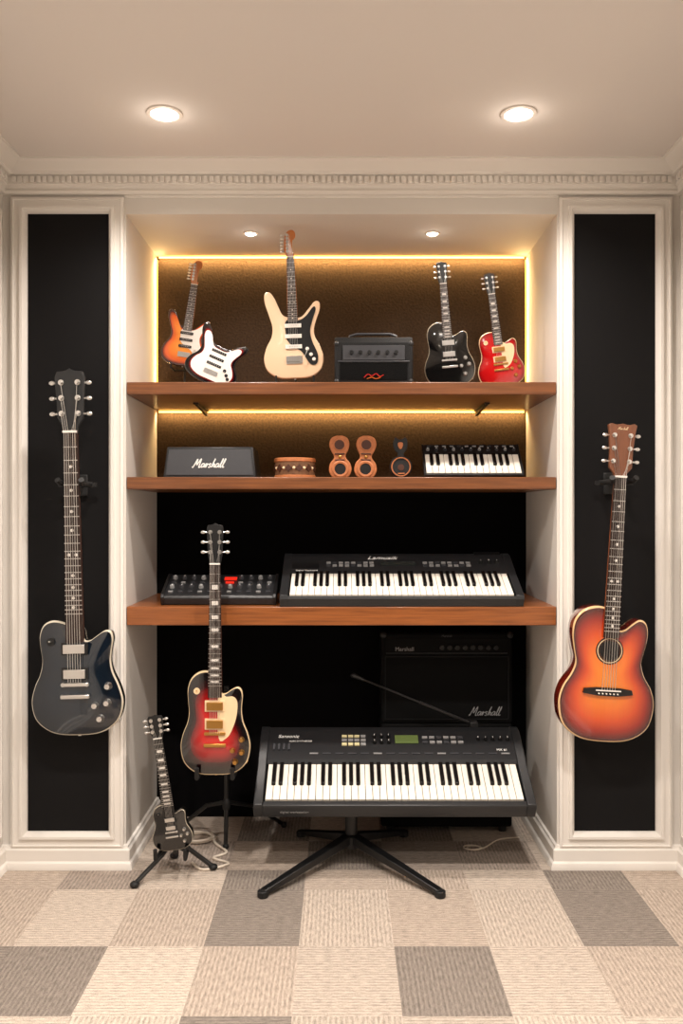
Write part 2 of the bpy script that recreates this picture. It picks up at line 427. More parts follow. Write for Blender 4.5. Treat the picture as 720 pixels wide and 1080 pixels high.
def led(x0, x1, y0, y1, z0, z1, label, area=None, mt='led', g='warm led strips in the niche'):
    o = MB().b2((x0, y0, z0), (x1, y1, z1), mt).obj('led_strip')
    thing(o, label, 'led strip light', g)
    vert = (z1 - z0) > .1
    l = bpy.data.lights.new('led_glow', 'AREA'); l.shape = 'RECTANGLE'; l.energy = area; l.color = (1, .66, .28)
    lo = bpy.data.objects.new('led_glow', l); COL.objects.link(lo)
    if vert:
        sx = 1 if x0 > 0 else -1
        l.size, l.size_y = .012, (z1 - z0)
        lo.location = ((x0 + x1) / 2 - sx * .016, y0 - .006, (z0 + z1) / 2)
        lo.rotation_euler = (Vector((sx * .35, -1, 0))).to_track_quat('-Z', 'Y').to_euler()
    else:
        l.size = (x1 - x0); l.size_y = .012
        lo.location = ((x0 + x1) / 2, y0 - .012, z0 - .004); lo.rotation_euler = (math.radians(34), 0, 0)
led(-NX + .01, NX - .01, ND - 0.010, ND - 0.002, NZ - 0.008, NZ - 0.002, 'warm yellow led strip along the niche ceiling', 6.0)
led(-NX + .01, NX - .01, ND - 0.010, ND - 0.002, 1.657, 1.662, 'warm yellow led strip beneath the top shelf', 4.2)
for sx in (-1, 1):
    a, b = sorted((sx * (NX - 0.002), sx * (NX - 0.005)))
    led(a, b, ND - 0.009, ND - 0.002, 1.72, NZ - 0.016, 'warm vertical led strip in the niche corner', .8, 'ledv')

# ------------------------------------------------------------------ shelves
SZ = [1.707, 1.373, 0.917]
ST = [0.044, 0.043, 0.066]
labs = ['thick brown wooden top shelf holding small guitars', 'thin brown wooden middle shelf holding small gear', 'thick brown wooden lower shelf holding a keyboard and mixer']
for z, t, lb in zip(SZ, ST, labs):
    e = root('wall_shelf', (0, 0.2, z), lb, 'shelf', group='wooden shelves in the niche')
    MB().b2((-NX + 0.002, -0.2, -t), (NX - 0.002, ND - 0.203, 0), 'wood' if z < 1 else 'wood2').obj('board', e, bev=0.003)
    if z > 1.5:
        for x in (-0.55, 0.55):
            MB().b2((x - 0.010, 0.02, -t - 0.005), (x + 0.010, ND - 0.22, -t), 'blackm').xprism([(ND - 0.22, -t - 0.005), (ND - 0.22, -t - 0.022), (ND - 0.232, -t - 0.022), (0.04, -t - 0.008), (0.04, -t - 0.005)], x - 0.005, x + 0.005, 'blackm').obj('bracket', e)

# ------------------------------------------------------------------ guitars
SH = {
 'lp': [(0, 0), (.2, .02), (.34, .12), (.385, .27), (.355, .41), (.305, .53), (.288, .63), (.298, .73), (.31, .81), (.295, .875), (.245, .885), (.18, .845), (.12, .805), (.07, .81), (.05, .90), (-.05, .935), (-.12, .965), (-.2, .975), (-.27, .94), (-.305, .85), (-.300, .74), (-.288, .63), (-.31, .52), (-.358, .41), (-.385, .27), (-.34, .12), (-.2, .02)],
 'lps': [(0, 0), (.2, .015), (.34, .11), (.385, .26), (.36, .39), (.31, .50), (.292, .60), (.296, .68), (.302, .75), (.288, .81), (.245, .835), (.185, .815), (.125, .78), (.078, .775), (.055, .82), (.045, .93), (-.05, .98), (-.13, .99), (-.21, .965), (-.275, .905), (-.307, .81), (-.302, .70), (-.292, .60), (-.31, .50), (-.36, .39), (-.385, .26), (-.34, .11), (-.2, .015)],
 'strat': [(0, 0), (.2, .01), (.33, .09), (.375, .22), (.335, .36), (.275, .47), (.265, .56), (.30, .67), (.345, .78), (.345, .865), (.285, .875), (.20, .79), (.11, .705), (0, .70), (-.11, .72), (-.17, .80), (-.22, .92), (-.28, .995), (-.345, .985), (-.35, .88), (-.305, .74), (-.265, .60), (-.28, .48), (-.35, .36), (-.385, .22), (-.34, .09), (-.2, .01)],
 'ac': [(0, 0), (.2, .02), (.34, .11), (.385, .26), (.36, .38), (.295, .48), (.266, .565), (.278, .64), (.298, .72), (.305, .80), (.285, .865), (.235, .885), (.175, .85), (.12, .81), (.07, .81), (.05, .92), (-.06, .965), (-.15, .965), (-.235, .93), (-.29, .86), (-.302, .765), (-.285, .66), (-.266, .565), (-.295, .48), (-.36, .38), (-.385, .26), (-.34, .11), (-.2, .02)],
}
PG = {
 'lp': [(.04, .77), (.12, .745), (.20, .745), (.245, .69), (.235, .56), (.19, .44), (.13, .36), (.04, .36)],
 'side': [(-.06, .67), (-.10, .63), (-.10, .56), (-.08, .44), (0, .36), (.1, .30), (.2, .16), (.285, .16), (.30, .27), (.235, .42), (.215, .54), (.25, .66), (.295, .78), (.265, .81), (.17, .71), (.07, .66)],
}
PG['big'] = [(x * .80, .42 + (z - .42) * .80) for x, z in SH['strat']]
def catmull(p, n=5):
    out = []; N = len(p)
    for i in range(N):
        a, b, c, d = (Vector(p[(i + k - 1) % N]) for k in range(4))
        for q in range(n):
            t = q / n
            out.append(0.5 * ((2 * b) + (c - a) * t + (2 * a - 5 * b + 4 * c - d) * t * t + (3 * b - a - 3 * c + d) * t ** 3))
    return [(q[0], q[1]) for q in out]

def body_mesh(ol, L, t, arch, mt, s):
    c = (0, .42 * L); N = len(ol)
    r = 0.012 * s
    rings = [(.5, 0), (.93, 0), (.985, -.25 * r), (1, -r), (1, -t + r * .8), (.994, -t + r * .25), (.975, -t), (.95, -t - .1 * arch), (.88, -t - .3 * arch), (.75, -t - .65 * arch), (.55, -t - .9 * arch), (.3, -t - arch)]
    vs = []; bu = []; fs = []
    for sc, y in rings:
        for x, z in ol:
            vs.append((c[0] + (x - c[0]) * sc, y, c[1] + (z - c[1]) * sc)); bu.append(sc)
    for j in range(len(rings) - 1):
        for i in range(N):
            fs.append((j * N + i, j * N + (i + 1) % N, (j + 1) * N + (i + 1) % N, (j + 1) * N + i))
    k = len(vs); vs.append((c[0], 0, c[1])); bu.append(.9); vs.append((c[0], -t - arch, c[1])); bu.append(0)
    e = (len(rings) - 1) * N
    for i in range(N):
        fs.append((k, (i + 1) % N, i)); fs.append((k + 1, e + i, e + (i + 1) % N))
    for i in range(2 * N): bu[i] = 0.94
    mb = MB(); mb.add(vs, fs, mt); me = mb.mesh('body', 50)
    at = me.attributes.new('burst', 'FLOAT', 'POINT')
    for i, b in enumerate(bu): at.data[i].value = b
    return me

def guitar(label, head, bot, Yf, Lp, Wp, Hp, shape, bm, t=.045, lean=0, nk=1.0, name='electric_guitar', cat='guitar', group=None,
           pg=None, pgm='cream', fb='rose', headm='black', hs='lp', neckm='mahog', pick='hum', hw='chrome', neck=True, arch=.004,
           pv=(.70, .50), brv=.40, tpv=.30, knobs=((.24, .42), (.17, .30), (.29, .32), (.22, .18)), inlay='block', knobm='black', fb0v=.74, hwk=1.0, headtext=None, peghw=None, hs_s=1.0, pegk=1.0):
    d = (Yf + CAMD) / F
    T = math.hypot(head[0] - bot[0], head[1] - bot[1]) * d
    L = Lp * d; W = Wp * d; H = Hp * d; s = T
    if shape == 'strat': fb0v = .65
    peghw = peghw or hw
    tilt = math.atan2(head[0] - bot[0], bot[1] - head[1])
    p = W3(bot[0], bot[1], Yf); p.y = Yf + t
    e = root(name, p, label, cat, (math.radians(-lean), tilt, 0), group)
    k = W / .77
    ol = [(x * k, z * L) for x, z in catmull(SH[shape])]
    a = arch * s
    mkobj('body', body_mesh(ol, L, t, a, bm, s), e)
    yh = -t - a * .7
    zn = T - H; wn = .018 * s * nk; wbn = .024 * s * nk
    ft = -t - .013 * s; fu = -t - .004 * s
    zb = brv * L
    if pg:
        MB().prism([(x * k, z * L) for x, z in catmull(PG[pg], 4)], yh - .005 * s, yh + .003 * s, pgm).obj('pickguard', e)
    if neck:
        z0 = fb0v * L
        mb = MB(); vs = []; fs = []; n = 10
        zs = [(z0 + .005 * s, wbn), (L * .9, wbn), ((L + zn) / 2, (wbn + wn) / 2), (zn - .03 * s, wn), (zn, wn * 1.0), (zn + .03 * s, wn * 1.1)]
        for q, (z, ww) in enumerate(zs):
            dp = .020 * s if q < 5 else .006 * s
            for i in range(n + 1):
                an = math.pi * i / n
                vs.append((-ww * math.cos(an), fu + dp * math.sin(an), z))
        m1 = n + 1
        for q in range(len(zs) - 1):
            for i in range(n): fs.append((q * m1 + i, q * m1 + i + 1, (q + 1) * m1 + i + 1, (q + 1) * m1 + i))
            fs.append((q * m1 + n, q * m1, (q + 1) * m1, (q + 1) * m1 + n))
        fs += [tuple(range(m1)), tuple(range(len(zs) * m1 - 1, (len(zs) - 1) * m1 - 1, -1))]
        mb.add(vs, fs, neckm).obj('neck', e, ang=50)
        mb = MB()
        def fw(z): return wbn + (wn - wbn) * (z - z0) / (zn - z0)
        vs = [(-fw(z0), y, z0) for y in (fu, ft)] + [(fw(z0), y, z0) for y in (ft, fu)] + [(-wn, y, zn) for y in (fu, ft)] + [(wn, y, zn) for y in (ft, fu)]
        mb.add(vs, [(0, 1, 2, 3), (7, 6, 5, 4), (0, 4, 5, 1), (1, 5, 6, 2), (2, 6, 7, 3), (3, 7, 4, 0)], fb)
        SC = zn - zb
        fz = [zn - SC * (1 - 2 ** (-i / 12)) for i in range(0, 23)]
        for i in range(1, 23):
            if fz[i] < z0: break
            wv = fw(fz[i]); mb.box((0, ft, fz[i]), (wv * 2, .003 * s, .0022 * s), 'chrome')
            mid = (fz[i] + fz[i - 1]) / 2; gap = fz[i - 1] - fz[i]
            if i in (3, 5, 7, 9, 12, 15, 17, 19, 21):
                if inlay == 'block': mb.box((0, ft, mid), (wv * 1.15, .0012 * s, gap * .55), 'pearl')
                else:
                    for dx in ((0,) if i != 12 else (-.45, .45)):
                        mb.cyl((dx * wv, ft + .001 * s, mid), (dx * wv, ft - .0008 * s, mid), .0045 * s, 'pearl', n=12)
        mb.obj('fretboard', e)
        MB().box((0, ft - .001 * s, zn + .003 * s), (wn * 2, .014 * s, .006 * s), 'pearl').obj('nut', e)
        hw2 = .040 * s * hwk * (1 if nk == 1 else nk * .72)
        if hs == 'lp':
            R = [(wn, 0), (wn * 1.15, .10), (hw2 * .86, .24), (hw2 * .9, .5), (hw2, .86), (hw2 * .86, .95), (hw2 * .5, .955), (hw2 * .22, .97), (0, 1.0)]
            pts = R + [(-x, z) for x, z in R[-2::-1]]
            ho = [(x, z * H) for x, z in pts]
        elif hs == 'ac':
            R = [(wn, 0), (wn * 1.15, .08), (hw2 * .78, .18), (hw2 * .80, .5), (hw2 * .92, .86), (hw2, .97), (hw2 * .8, 1.0), (hw2 * .45, .975), (hw2 * .2, .985), (0, 1.0)]
            pts = R + [(-x, z) for x, z in R[-2::-1]]
            ho = [(x, z * H) for x, z in pts]
        else:
            q = wn / .5 * .62 * hs_s
            pts = [(.5 / hs_s, 0), (.48 / hs_s, .15), (.36, .40), (.42, .62), (.7, .68), (.92, .78), (.85, .92), (.4, 1.0), (-.2, .97), (-.6, .88), (-.85, .72), (-.95, .3), (-.8, .18), (-.5 / hs_s, .0)]
            ho = [(x * q, z * H) for x, z in catmull(pts, 3)]
        hy0 = -t - .010 * s; hy1 = -t + .006 * s
        MB().prism(ho, hy0, hy1, headm).obj('headstock', e, (0, 0, zn), bev=.0012 * s)
        pk = nk * pegk
        def peg(sg, six=False):
            m = MB()
            m.cyl((0, 0, 0), (0, -.012 * s, 0), .0045 * s * pk, peghw, n=10).cyl((0, 0, 0), (0, -.003 * s, 0), .0075 * s * pk, peghw, n=12)
            m.cyl((0, .008 * s, 0), (sg * (.018 * s * pk), .008 * s, 0), .0028 * s * pk, peghw, n=8)
            m.ell((sg * .026 * s * pk, .008 * s, 0), (.0085 * s * pk, .0035 * s * pk, .0058 * s * pk), peghw, n=10, m=6)
            return m.mesh('tuning_peg')
        posts = []
        if hs in ('lp', 'ac'):
            ml, mr = peg(-1), peg(1)
            for sg, m_ in ((-1, ml), (1, mr)):
                for z in (.30, .54, .78):
                    x = sg * hw2 * .56; mkobj('tuning_peg', m_, e, (x, hy0, zn + z * H)); posts.append((x, zn + z * H))
        else:
            m_ = peg(-1, True)
            for i in range(6):
                x = -.45 * q; z = .22 + i * .12; mkobj('tuning_peg', m_, e, (x, hy0, zn + z * H)); posts.append((x + i * .06 * q, zn + z * H))
        if headtext:
            script_logo(e, (0, hy0 - .0008 * s, zn + .905 * H), headtext, 'cream', .8)
        posts.sort(key=lambda q_: q_[0])
        for i in range(6):
            u = (i - 2.5) / 2.5
            sy = ft - .004 * s
            MB().tube([(u * .055 * k * 1.9 * .5, yh - .013 * s, zb), (u * wn * .82, sy - .002 * s, zn), (posts[i][0], hy0 - .006 * s, posts[i][1])], .0009 * s, 'chrome', n=5).obj('string', e)
    if pick == 'hum':
        for v in pv:
            MB().box((0, yh - .003 * s, v * L), (.22 * k, .010 * s, .105 * L), 'black' if pgm != 'cream' or hw == 'chrome' else 'cream').box((0, yh - .009 * s, v * L), (.18 * k, .012 * s, .075 * L), hw).obj('pickup', e, bev=.001 * s)
    elif pick == 'single':
        for v in (.60, .48, .36):
            mb = MB().box((0, yh - .006 * s, v * L), (.21 * k, .012 * s, .045 * L), 'black' if pgm in ('pearl', 'white') else 'pearl')
            for i in range(6): mb.cyl(((i - 2.5) * .03 * k, yh - .01 * s, v * L), ((i - 2.5) * .03 * k, yh - .0135 * s, v * L), .006 * k, 'chrome', n=8)
            mb.obj('pickup', e, bev=.0015 * s)
    if shape == 'ac':
        zc = .655 * L
        rr = .082 * k
        MB().lathe([(rr * 1.02, 0), (rr * 1.35, 0), (rr * 1.35, -.0016), (rr * 1.22, -.002), (rr * 1.02, -.0016), (rr * 1.02, 0.0)], (0, yh, zc), (0, 1, 0), 'rose', n=48).lathe([(rr * 1.14, -.0018), (rr * 1.22, -.0018), (rr * 1.22, -.0028), (rr * 1.14, -.0028), (rr * 1.14, -.0018)], (0, yh, zc), (0, 1, 0), 'cream', n=48).obj('rosette', e)
        MB().cyl((0, yh + .003, zc), (0, yh - .0012, zc), rr, 'ebony', n=36).obj('sound_hole', e)
        mb = MB().prism([(-.20 * k, zb - .02 * L), (-.19 * k, zb + .012 * L), (-.10 * k, zb + .022 * L), (.10 * k, zb + .022 * L), (.19 * k, zb + .012 * L), (.20 * k, zb - .02 * L), (.08 * k, zb - .035 * L), (-.08 * k, zb - .035 * L)], yh - .010 * s, yh, 'ebony')
        mb.box((0, yh - .012 * s, zb + .004 * L), (.2 * k, .004 * s, .008 * L), 'pearl')
        for i in range(6): mb.cyl(((i - 2.5) * .03 * k, yh - .009 * s, zb - .018 * L), ((i - 2.5) * .03 * k, yh - .014 * s, zb - .018 * L), .006 * k, 'pearl', n=8)
        mb.obj('bridge', e)
    elif shape == 'strat':
        mb = MB().box((0, yh - .003 * s, (brv - .11) * L), (.2 * k, .008 * s, .09 * L), 'chrome')
        for i in range(6): mb.box(((i - 2.5) * .032 * k, yh - .010 * s, (brv - .10) * L), (.026 * k, .008 * s, .06 * L), 'chrome')
        mb.tube([(.08 * k, yh - .008 * s, (brv - .13) * L), (.10 * k, yh - .03 * s, (brv - .15) * L), (.18 * k, yh - .03 * s, (brv + .0) * L)], .0022 * s, 'chrome')
        mb.obj('bridge', e)
        for x, z in ((.17, .33), (.215, .265), (.25, .21)):
            MB().lathe([(0, -.014 * s), (.02 * k, -.014 * s), (.026 * k, 0)], (x * k, yh - .002 * s, z * L), (0, 1, 0), knobm, n=16).obj('knob', e)
    else:
        MB().box((0, yh - .007 * s, zb), (.21 * k, .012 * s, .028 * L), hw).cyl((-.10 * k, yh + .001, zb), (-.10 * k, yh - .012 * s, zb), .018 * k, hw).cyl((.10 * k, yh + .001, zb), (.10 * k, yh - .012 * s, zb), .018 * k, hw).obj('bridge', e, bev=.001 * s)
        MB().box((0, yh - .008 * s, tpv * L), (.24 * k, .013 * s, .033 * L), hw).obj('tailpiece', e, bev=.002 * s)
    if shape in ('lp', 'lps'):
        for x, z in knobs:
            MB().lathe([(0, -.016 * s), (.022 * k, -.016 * s), (.026 * k, -.006 * s), (.034 * k, 0)], (x * k, yh, z * L), (0, 1, 0), knobm, n=18).obj('knob', e)
        MB().cyl((-.2 * k, yh + .002, .80 * L), (-.2 * k, yh - .004 * s, .80 * L), .035 * k, 'cream' if pgm == 'cream' else 'black').cyl((-.2 * k, yh, .80 * L), (-.195 * k, yh - .02 * s, .81 * L), .007 * k, hw).obj('toggle_switch', e)
    if shape != 'ac':
        MB().cyl((.30 * k, -t * .5, .13 * L), (.345 * k, -t * .5, .11 * L), .02 * k, hw).obj('output_jack', e)
    MB().cyl((0, -t * .5, .01 * L), (0, -t * .5, -.012 * L), .014 * k, hw).obj('strap_button', e)
    return e, L, W, T

navy = burst('navy_gloss', [(0, (12, 30, 44)), (.9, (8, 20, 32)), (.955, (6, 14, 22)), (.970, (6, 14, 22)), (.975, (215, 205, 185)), (.998, (215, 205, 185)), (1.0, (8, 12, 16))], rough=.13, coat=.9)
amber = burst('amber_burst', [(0, (246, 150, 48)), (.42, (236, 116, 30)), (.64, (212, 74, 16)), (.82, (150, 32, 10)), (.93, (84, 16, 8)), (.970, (70, 12, 8)), (.975, (230, 195, 145)), (.998, (230, 195, 145)), (1.0, (110, 28, 16))], grain=.12, rough=.14, coat=1.0)
rburst = burst('cherry_burst', [(0, (206, 36, 24)), (.36, (190, 18, 18)), (.58, (136, 10, 12)), (.74, (44, 6, 8)), (.85, (10, 5, 7)), (.965, (8, 5, 6)), (.972, (215, 190, 150)), (.998, (215, 190, 150)), (1.0, (20, 10, 10))], rough=.14, coat=1.0)
tburst = burst('tobacco_burst', [(0, (255, 180, 80)), (.6, (240, 130, 50)), (.80, (220, 90, 30)), (.91, (80, 26, 14)), (1.0, (26, 12, 10))], rough=.14, coat=1.0)
redblk = burst('red_black_burst', [(0, (150, 20, 20)), (.80, (140, 14, 16)), (.86, (60, 8, 10)), (.90, (8, 8, 9)), (1.0, (8, 8, 9))], rough=.14, coat=1.0)
creamb = burst('cream_gloss', [(0, (240, 208, 176)), (.97, (232, 198, 164)), (1.0, (216, 178, 142))], rough=.14, coat=1.0)
blackb = burst('black_gloss', [(0, (8, 8, 9)), (.965, (7, 7, 8)), (.975, (170, 160, 142)), (.998, (170, 160, 142)), (1.0, (10, 10, 10))], rough=.14, coat=1.0)
redb = burst('red_gloss', [(0, (205, 20, 20)), (.8, (176, 12, 16)), (.965, (120, 8, 12)), (.972, (220, 190, 150)), (.998, (220, 190, 150)), (1, (120, 8, 12))], rough=.14, coat=1.0)

guitar('large glossy navy-black electric guitar hanging on a black wall panel', (74, 389), (82, 776), -.115, 125, 97, 68, 'lp', navy, t=.045, pgm='black', fb='rose', pv=(.74, .53), brv=.44, tpv=.34, knobs=((.27, .42), (.16, .26), (.26, .28), (.20, .15)), knobm='chrome', hwk=1.0, headm='dgrey', neckm='mahog', inlay='dot', arch=.010, pegk=1.05, fb0v=.78)
guitar('orange sunburst cutaway acoustic guitar hanging on a black wall panel', (656, 447), (637, 783), -.14, 148, 101, 57, 'ac', amber, t=.075, name='acoustic_guitar', fb='rose', hs='ac', headm='headwood', neckm='orgwood', pick=None, brv=.37, inlay='dot', hw='chrome', fb0v=.75, arch=.001, hwk=1.12, headtext=.034)
guitar('cherry sunburst electric guitar with cream pickguard on a stand', (226, 552), (227, 818), -.10, 111, 74, 44, 'lps', rburst, t=.04, lean=1.5, pg='lp', pgm='cream', hw='gold', knobm='gold', pick='hum', nk=1.15, pv=(.66, .49), brv=.40, tpv=.29, headm='black', peghw='chrome', arch=.010, knobs=((.29, .34), (.19, .24), (.29, .22), (.22, .13)))
guitar('small black electric guitar with chrome hardware on a floor stand', (163, 754), (184, 897), -.12, 50, 43, 25, 'lps', blackb, t=.03, nk=1.8, pgm='black', headm='black', knobm='chrome', neckm='ebony', fb='ebony', hwk=1.1, pv=(.66, .49))
guitar('small tobacco sunburst guitar with white pickguard and maple headstock', (209, 275), (192, 386), .33, 58, 50, 26, 'strat', tburst, t=.022, pg='side', pgm='pearl', pick='single', hs='strat', headm='maple', neckm='maple', nk=1.7, knobm='pearl', inlay='dot', brv=.32, hs_s=1.35)
guitar('cream electric guitar with black pickguard on the top shelf', (305, 243), (311, 399), .10, 92, 64, 29, 'strat', creamb, t=.028, pg='side', pgm='black', pick='single', hs='strat', headm='maple', neckm='maple', nk=1.4, knobm='pearl', inlay='dot', brv=.32, hs_s=1.35)
guitar('small glossy black electric guitar standing on the top shelf', (465, 276), (476, 408), .20, 70, 54, 24, 'lps', blackb, t=.028, pgm='black', nk=1.5, knobm='chrome', headm='black', arch=.01, pv=(.66, .49), pegk=.85)
guitar('small red electric guitar with cream pickguard standing on the top shelf', (515, 288), (531, 408), .20, 60, 50, 23, 'lps', redb, t=.028, pg='lp', pgm='cream', hw='gold', nk=1.6, knobm='gold', headm='black', peghw='chrome', arch=.01, pv=(.66, .49), pegk=.85)
guitar('dark red and black guitar body with white pickguard and no neck', (243, 345), (217, 404), .09, 59, 59, 10, 'strat', redblk, t=.022, pg='big', pgm='pearl', pick='single', neck=False, name='loose_guitar_body', cat='guitar body', knobm='black', brv=.32)

# hangers
def hanger(px, py, ext=0.0, sp=.036):
    p = W3(px, py, -.09)
    e = root('guitar_hanger', (p.x, 0.004, p.z), 'black wall hook with padded prongs holding a guitar neck', 'guitar hanger', group='wall hooks holding hanging guitars')
    MB().box((0, -.004, -.0), (.035, .008, .075), 'blackm').obj('wall_plate', e, bev=.003)
    MB().cyl((0, -.005, 0), (0, -.068, 0), .008, 'blackm').box((0, -.066, 0), (.13, .014, .014), 'blackm').obj('arm', e)
    for sx in (-1, 1):
        MB().tube([(sx * (sp + .012), -.064, 0), (sx * sp, -.085, .002), (sx * sp, -.14 - ext, .004), (sx * (sp + .004), -.155 - ext, .014)], .0095, 'blackm', n=12).obj('prong', e)
hanger(79, 511)
hanger(650, 509, .02)

def ministand(x, y, z, zc, h, w, lab):
    e = root('guitar_stand', (x, y, z), lab, 'guitar stand', group='small black guitar stands')
    MB().tube([(0, .014, 0.004), (0, .014, h)], .004, 'blackm').obj('post', e)
    for a, b in ((-w, -.03), (w, -.03), (0, .06)):
        MB().tube([(0, .014, max(.016, zc * .5)), (a, b, .004)], .0035, 'blackm').obj('leg', e)
    MB().tube([(-w * .8, -.062, zc + .012), (-w * .8, -.060, zc - .006), (-w * .8, .0, zc - .007), (0, .012, zc - .007), (w * .8, .0, zc - .007), (w * .8, -.060, zc - .006), (w * .8, -.062, zc + .012)], .0035, 'blackm').obj('cradle', e)
pp = W3(192, 386, .33); ministand(pp.x, .37, SZ[0], pp.z - SZ[0] - .003, .2, .05, 'small black stand under a sunburst guitar')
pp = W3(311, 399, .10); ministand(pp.x, .155, SZ[0], pp.z - SZ[0] - .003, .16, .085, 'small black stand under a cream guitar')

# stand for cherry burst guitar
p = W3(227, 818, -.10)
e = root('guitar_stand', (p.x, .18, 0), 'black tripod guitar stand under a cherry sunburst guitar', 'guitar stand')
MB().tube([(0, 0, .12), (0, 0, .60)], .009, 'black').ell((0, 0, .16), (.016, .016, .028), 'blackm').obj('post', e)
for a, b in ((-.20, .20), (.20, .20), (0, -.02)):
    MB().tube([(0, 0, .17), (a * .45, b * .45, .125), (a, b, .012)], .008, 'black').ell((a, b, .012), (.012, .012, .012), 'blackm').obj('leg', e)
MB().tube([(-.06, -.30, .385), (-.06, -.295, .350), (-.06, -.22, .345), (0, 0, .33), (.06, -.22, .345), (.06, -.295, .350), (.06, -.30, .385)], .008, 'blackm').obj('cradle', e)
MB().tube([(0, 0, .58), (0, -.17, .60), (0, -.20, .60)], .008, 'blackm').obj('back_rest', e)

# stand for small black guitar
p = W3(184, 897, -.12)
e = root('guitar_stand', (p.x - .01, -.03, 0), 'small black tripod stand under a small black guitar', 'guitar stand')
MB().tube([(0, 0, .06), (-.03, .01, .30)], .008, 'black').obj('post', e)
for a, b in ((-.115, -.13), (.125, .01), (-.03, .11)):
    MB().tube([(0, 0, .13), (a * .35, b * .35, .075), (a, b, .012)], .008, 'black').ell((a, b, .011), (.016, .016, .011), 'blackm').obj('leg', e)
MB().tube([(-.05, -.115, .12), (-.05, -.112, .088), (-.045, -.05, .088), (0, 0, .088), (.045, -.05, .088), (.05, -.112, .088), (.05, -.115, .12)], .007, 'blackm').obj('cradle', e)

# ------------------------------------------------------------------ keyboards
def keyboard(label, loc, Wd, D, h, tilt, nwhite, k0, k1, margin, cat='keyboard', name='electronic_keyboard', style='big', hf=None, margr=None):
    e = root(name, loc, label, cat, (tilt, 0, 0))
    hf = hf or h * .62
    margr = margin if margr is None else margr
    kb = hf * .55
    mb = MB()
    x0, x1 = -Wd / 2, Wd / 2
    c = 'dgrey' if style != 'mini' else 'black'
    mb.xprism([(0, 0), (0, hf * .8), (.006, hf), (k0 - .004, hf), (k0 - .003, kb), (k1, kb), (k1, hf + .002), (k1 + .012, h * .9), (D * .9, h), (D, h * .82), (D, h * .3), (D * .93, 0)], x0 + margin * .8, x1 - margr * .8, c)
    for a, b in ((x0, x0 + margin * .82), (x1 - margr * .82, x1)):
        mb.xprism([(0, 0), (-.002, hf * .8), (.006, hf + .004), (k1, hf + .006), (k1 + .012, h * .92), (D * .9, h + .002), (D + .003, h * .82), (D + .003, h * .3), (D * .93, 0)], a, b, c)
    mb.obj('case', e, bev=.003 if style != 'mini' else .001)
    kx0 = x0 + margin; kx1 = x1 - margr; kw = (kx1 - kx0) / nwhite
    wm = MB().b2((-kw * .46, k0, kb), (kw * .46, k1, hf + .003), 'ivory').mesh('white_key')
    bh = hf + .003
    bl = (k1 - k0) * .62
    bmb = MB(); ww = kw * .28
    bmb.xprism([(k1 - bl, bh - .001), (k1 - bl + .006 * bl / .1, bh + .010 * bl / .1), (k1, bh + .011 * bl / .1), (k1, bh - .001)], -ww, ww, 'ebkey')
    bmm = bmb.mesh('black_key')
    first = mkobj('white_key', wm, e, (kx0 + kw * .5, 0, 0), bev=.0008)
    for i in range(1, nwhite):
        o = first.copy(); o.location = (kx0 + kw * (i + .5), 0, 0); COL.objects.link(o); o.parent = e
    fb_ = None
    for i in range(nwhite - 1):
        if i % 7 in (0, 1, 3, 4, 5):
            if fb_ is None: fb_ = mkobj('black_key', bmm, e, (kx0 + kw * (i + 1), 0, 0), bev=.0006)
            else:
                o = fb_.copy(); o.location = (kx0 + kw * (i + 1), 0, 0); COL.objects.link(o); o.parent = e
    fy = D * .82; hh = fy * math.sin(tilt)
    if style != 'big':
        MB().b2((-Wd * .42, 0, -hh), (Wd * .42, .012, .004), 'black').obj('rear_support', e, (0, fy, 0), (-tilt, 0, 0))
    return e, kx0, kx1

def pz(y, k1, D, h):
    a = h * .9; return a + (h - a) * (y - k1 - .012) / (D * .9 - k1 - .012)

def control(e, name, x, y, z, dx, dy, dz, mt, me_cache={}):
    key = (name, round(dx, 4), round(dy, 4), round(dz, 4), mt)
    if key not in me_cache:
        me_cache[key] = MB().b2((-dx / 2, -dy / 2, 0), (dx / 2, dy / 2, dz), mt).mesh(name)
    return mkobj(name, me_cache[key], e, (x, y, z))
def knob(e, x, y, z, r, hgt, mt='black', me_cache={}):
    key = (round(r, 4), mt, round(hgt, 4))
    if key not in me_cache:
        me_cache[key] = MB().lathe([(r * 1.05, 0), (r, hgt * .4), (r * .85, hgt), (0, hgt)], (0, 0, 0), (0, 0, 1), mt, n=14).b2((-r * .1, 0, hgt), (r * .1, r * .9, hgt + .0006), 'white').mesh('knob')
    return mkobj('knob', me_cache[key], e, (x, y, z))

# big front keyboard
t1 = math.radians(28.3); D1 = .378; h1 = .07; k0, k1 = .03, .192
e, a, b = keyboard('large black synthesizer keyboard on a swivel stand', (.185, -.10, .2124), .957, D1, h1, t1, 36, k0, k1, .038, style='big', hf=.05, name='synthesizer')
e.location.x = (416 - 360) * 2.9 / 900
def z1(y): return pz(y, k1, D1, h1)
text('logo', 'Sansonic', .022, 'white', e, (-.375, .315, z1(.315) + .0006), (0, 0, 0), .2)
control(e, 'display', .058, .300, z1(.300), .085, .040, .003, 'lcd')
for i in range(4):
    for j in range(3):
        control(e, 'button', -.17 + i * .023, .275 + j * .02, z1(.275), .018, .012, .005, ['yellow', 'lgrey', 'yellow'][j] if i != 3 else 'lgrey')
for i in range(6):
    for j in range(2):
        control(e, 'button', .125 + i * .026, .285 + j * .024, z1(.285), .019, .011, .005, 'lgrey' if (i + j) % 3 else 'mgrey')
for i in range(6): knob(e, -.06 + (i % 3) * .026, .285 + (i // 3) * .028, z1(.29), .008, .010)
for i in range(5): knob(e, .32 + i * .027, .300, z1(.30), .008, .010)
for i in range(16): control(e, 'button', -.28 + i * .046, .232, z1(.232) - .0002, .030, .005, .0035, 'mgrey' if i % 5 else 'lgrey')
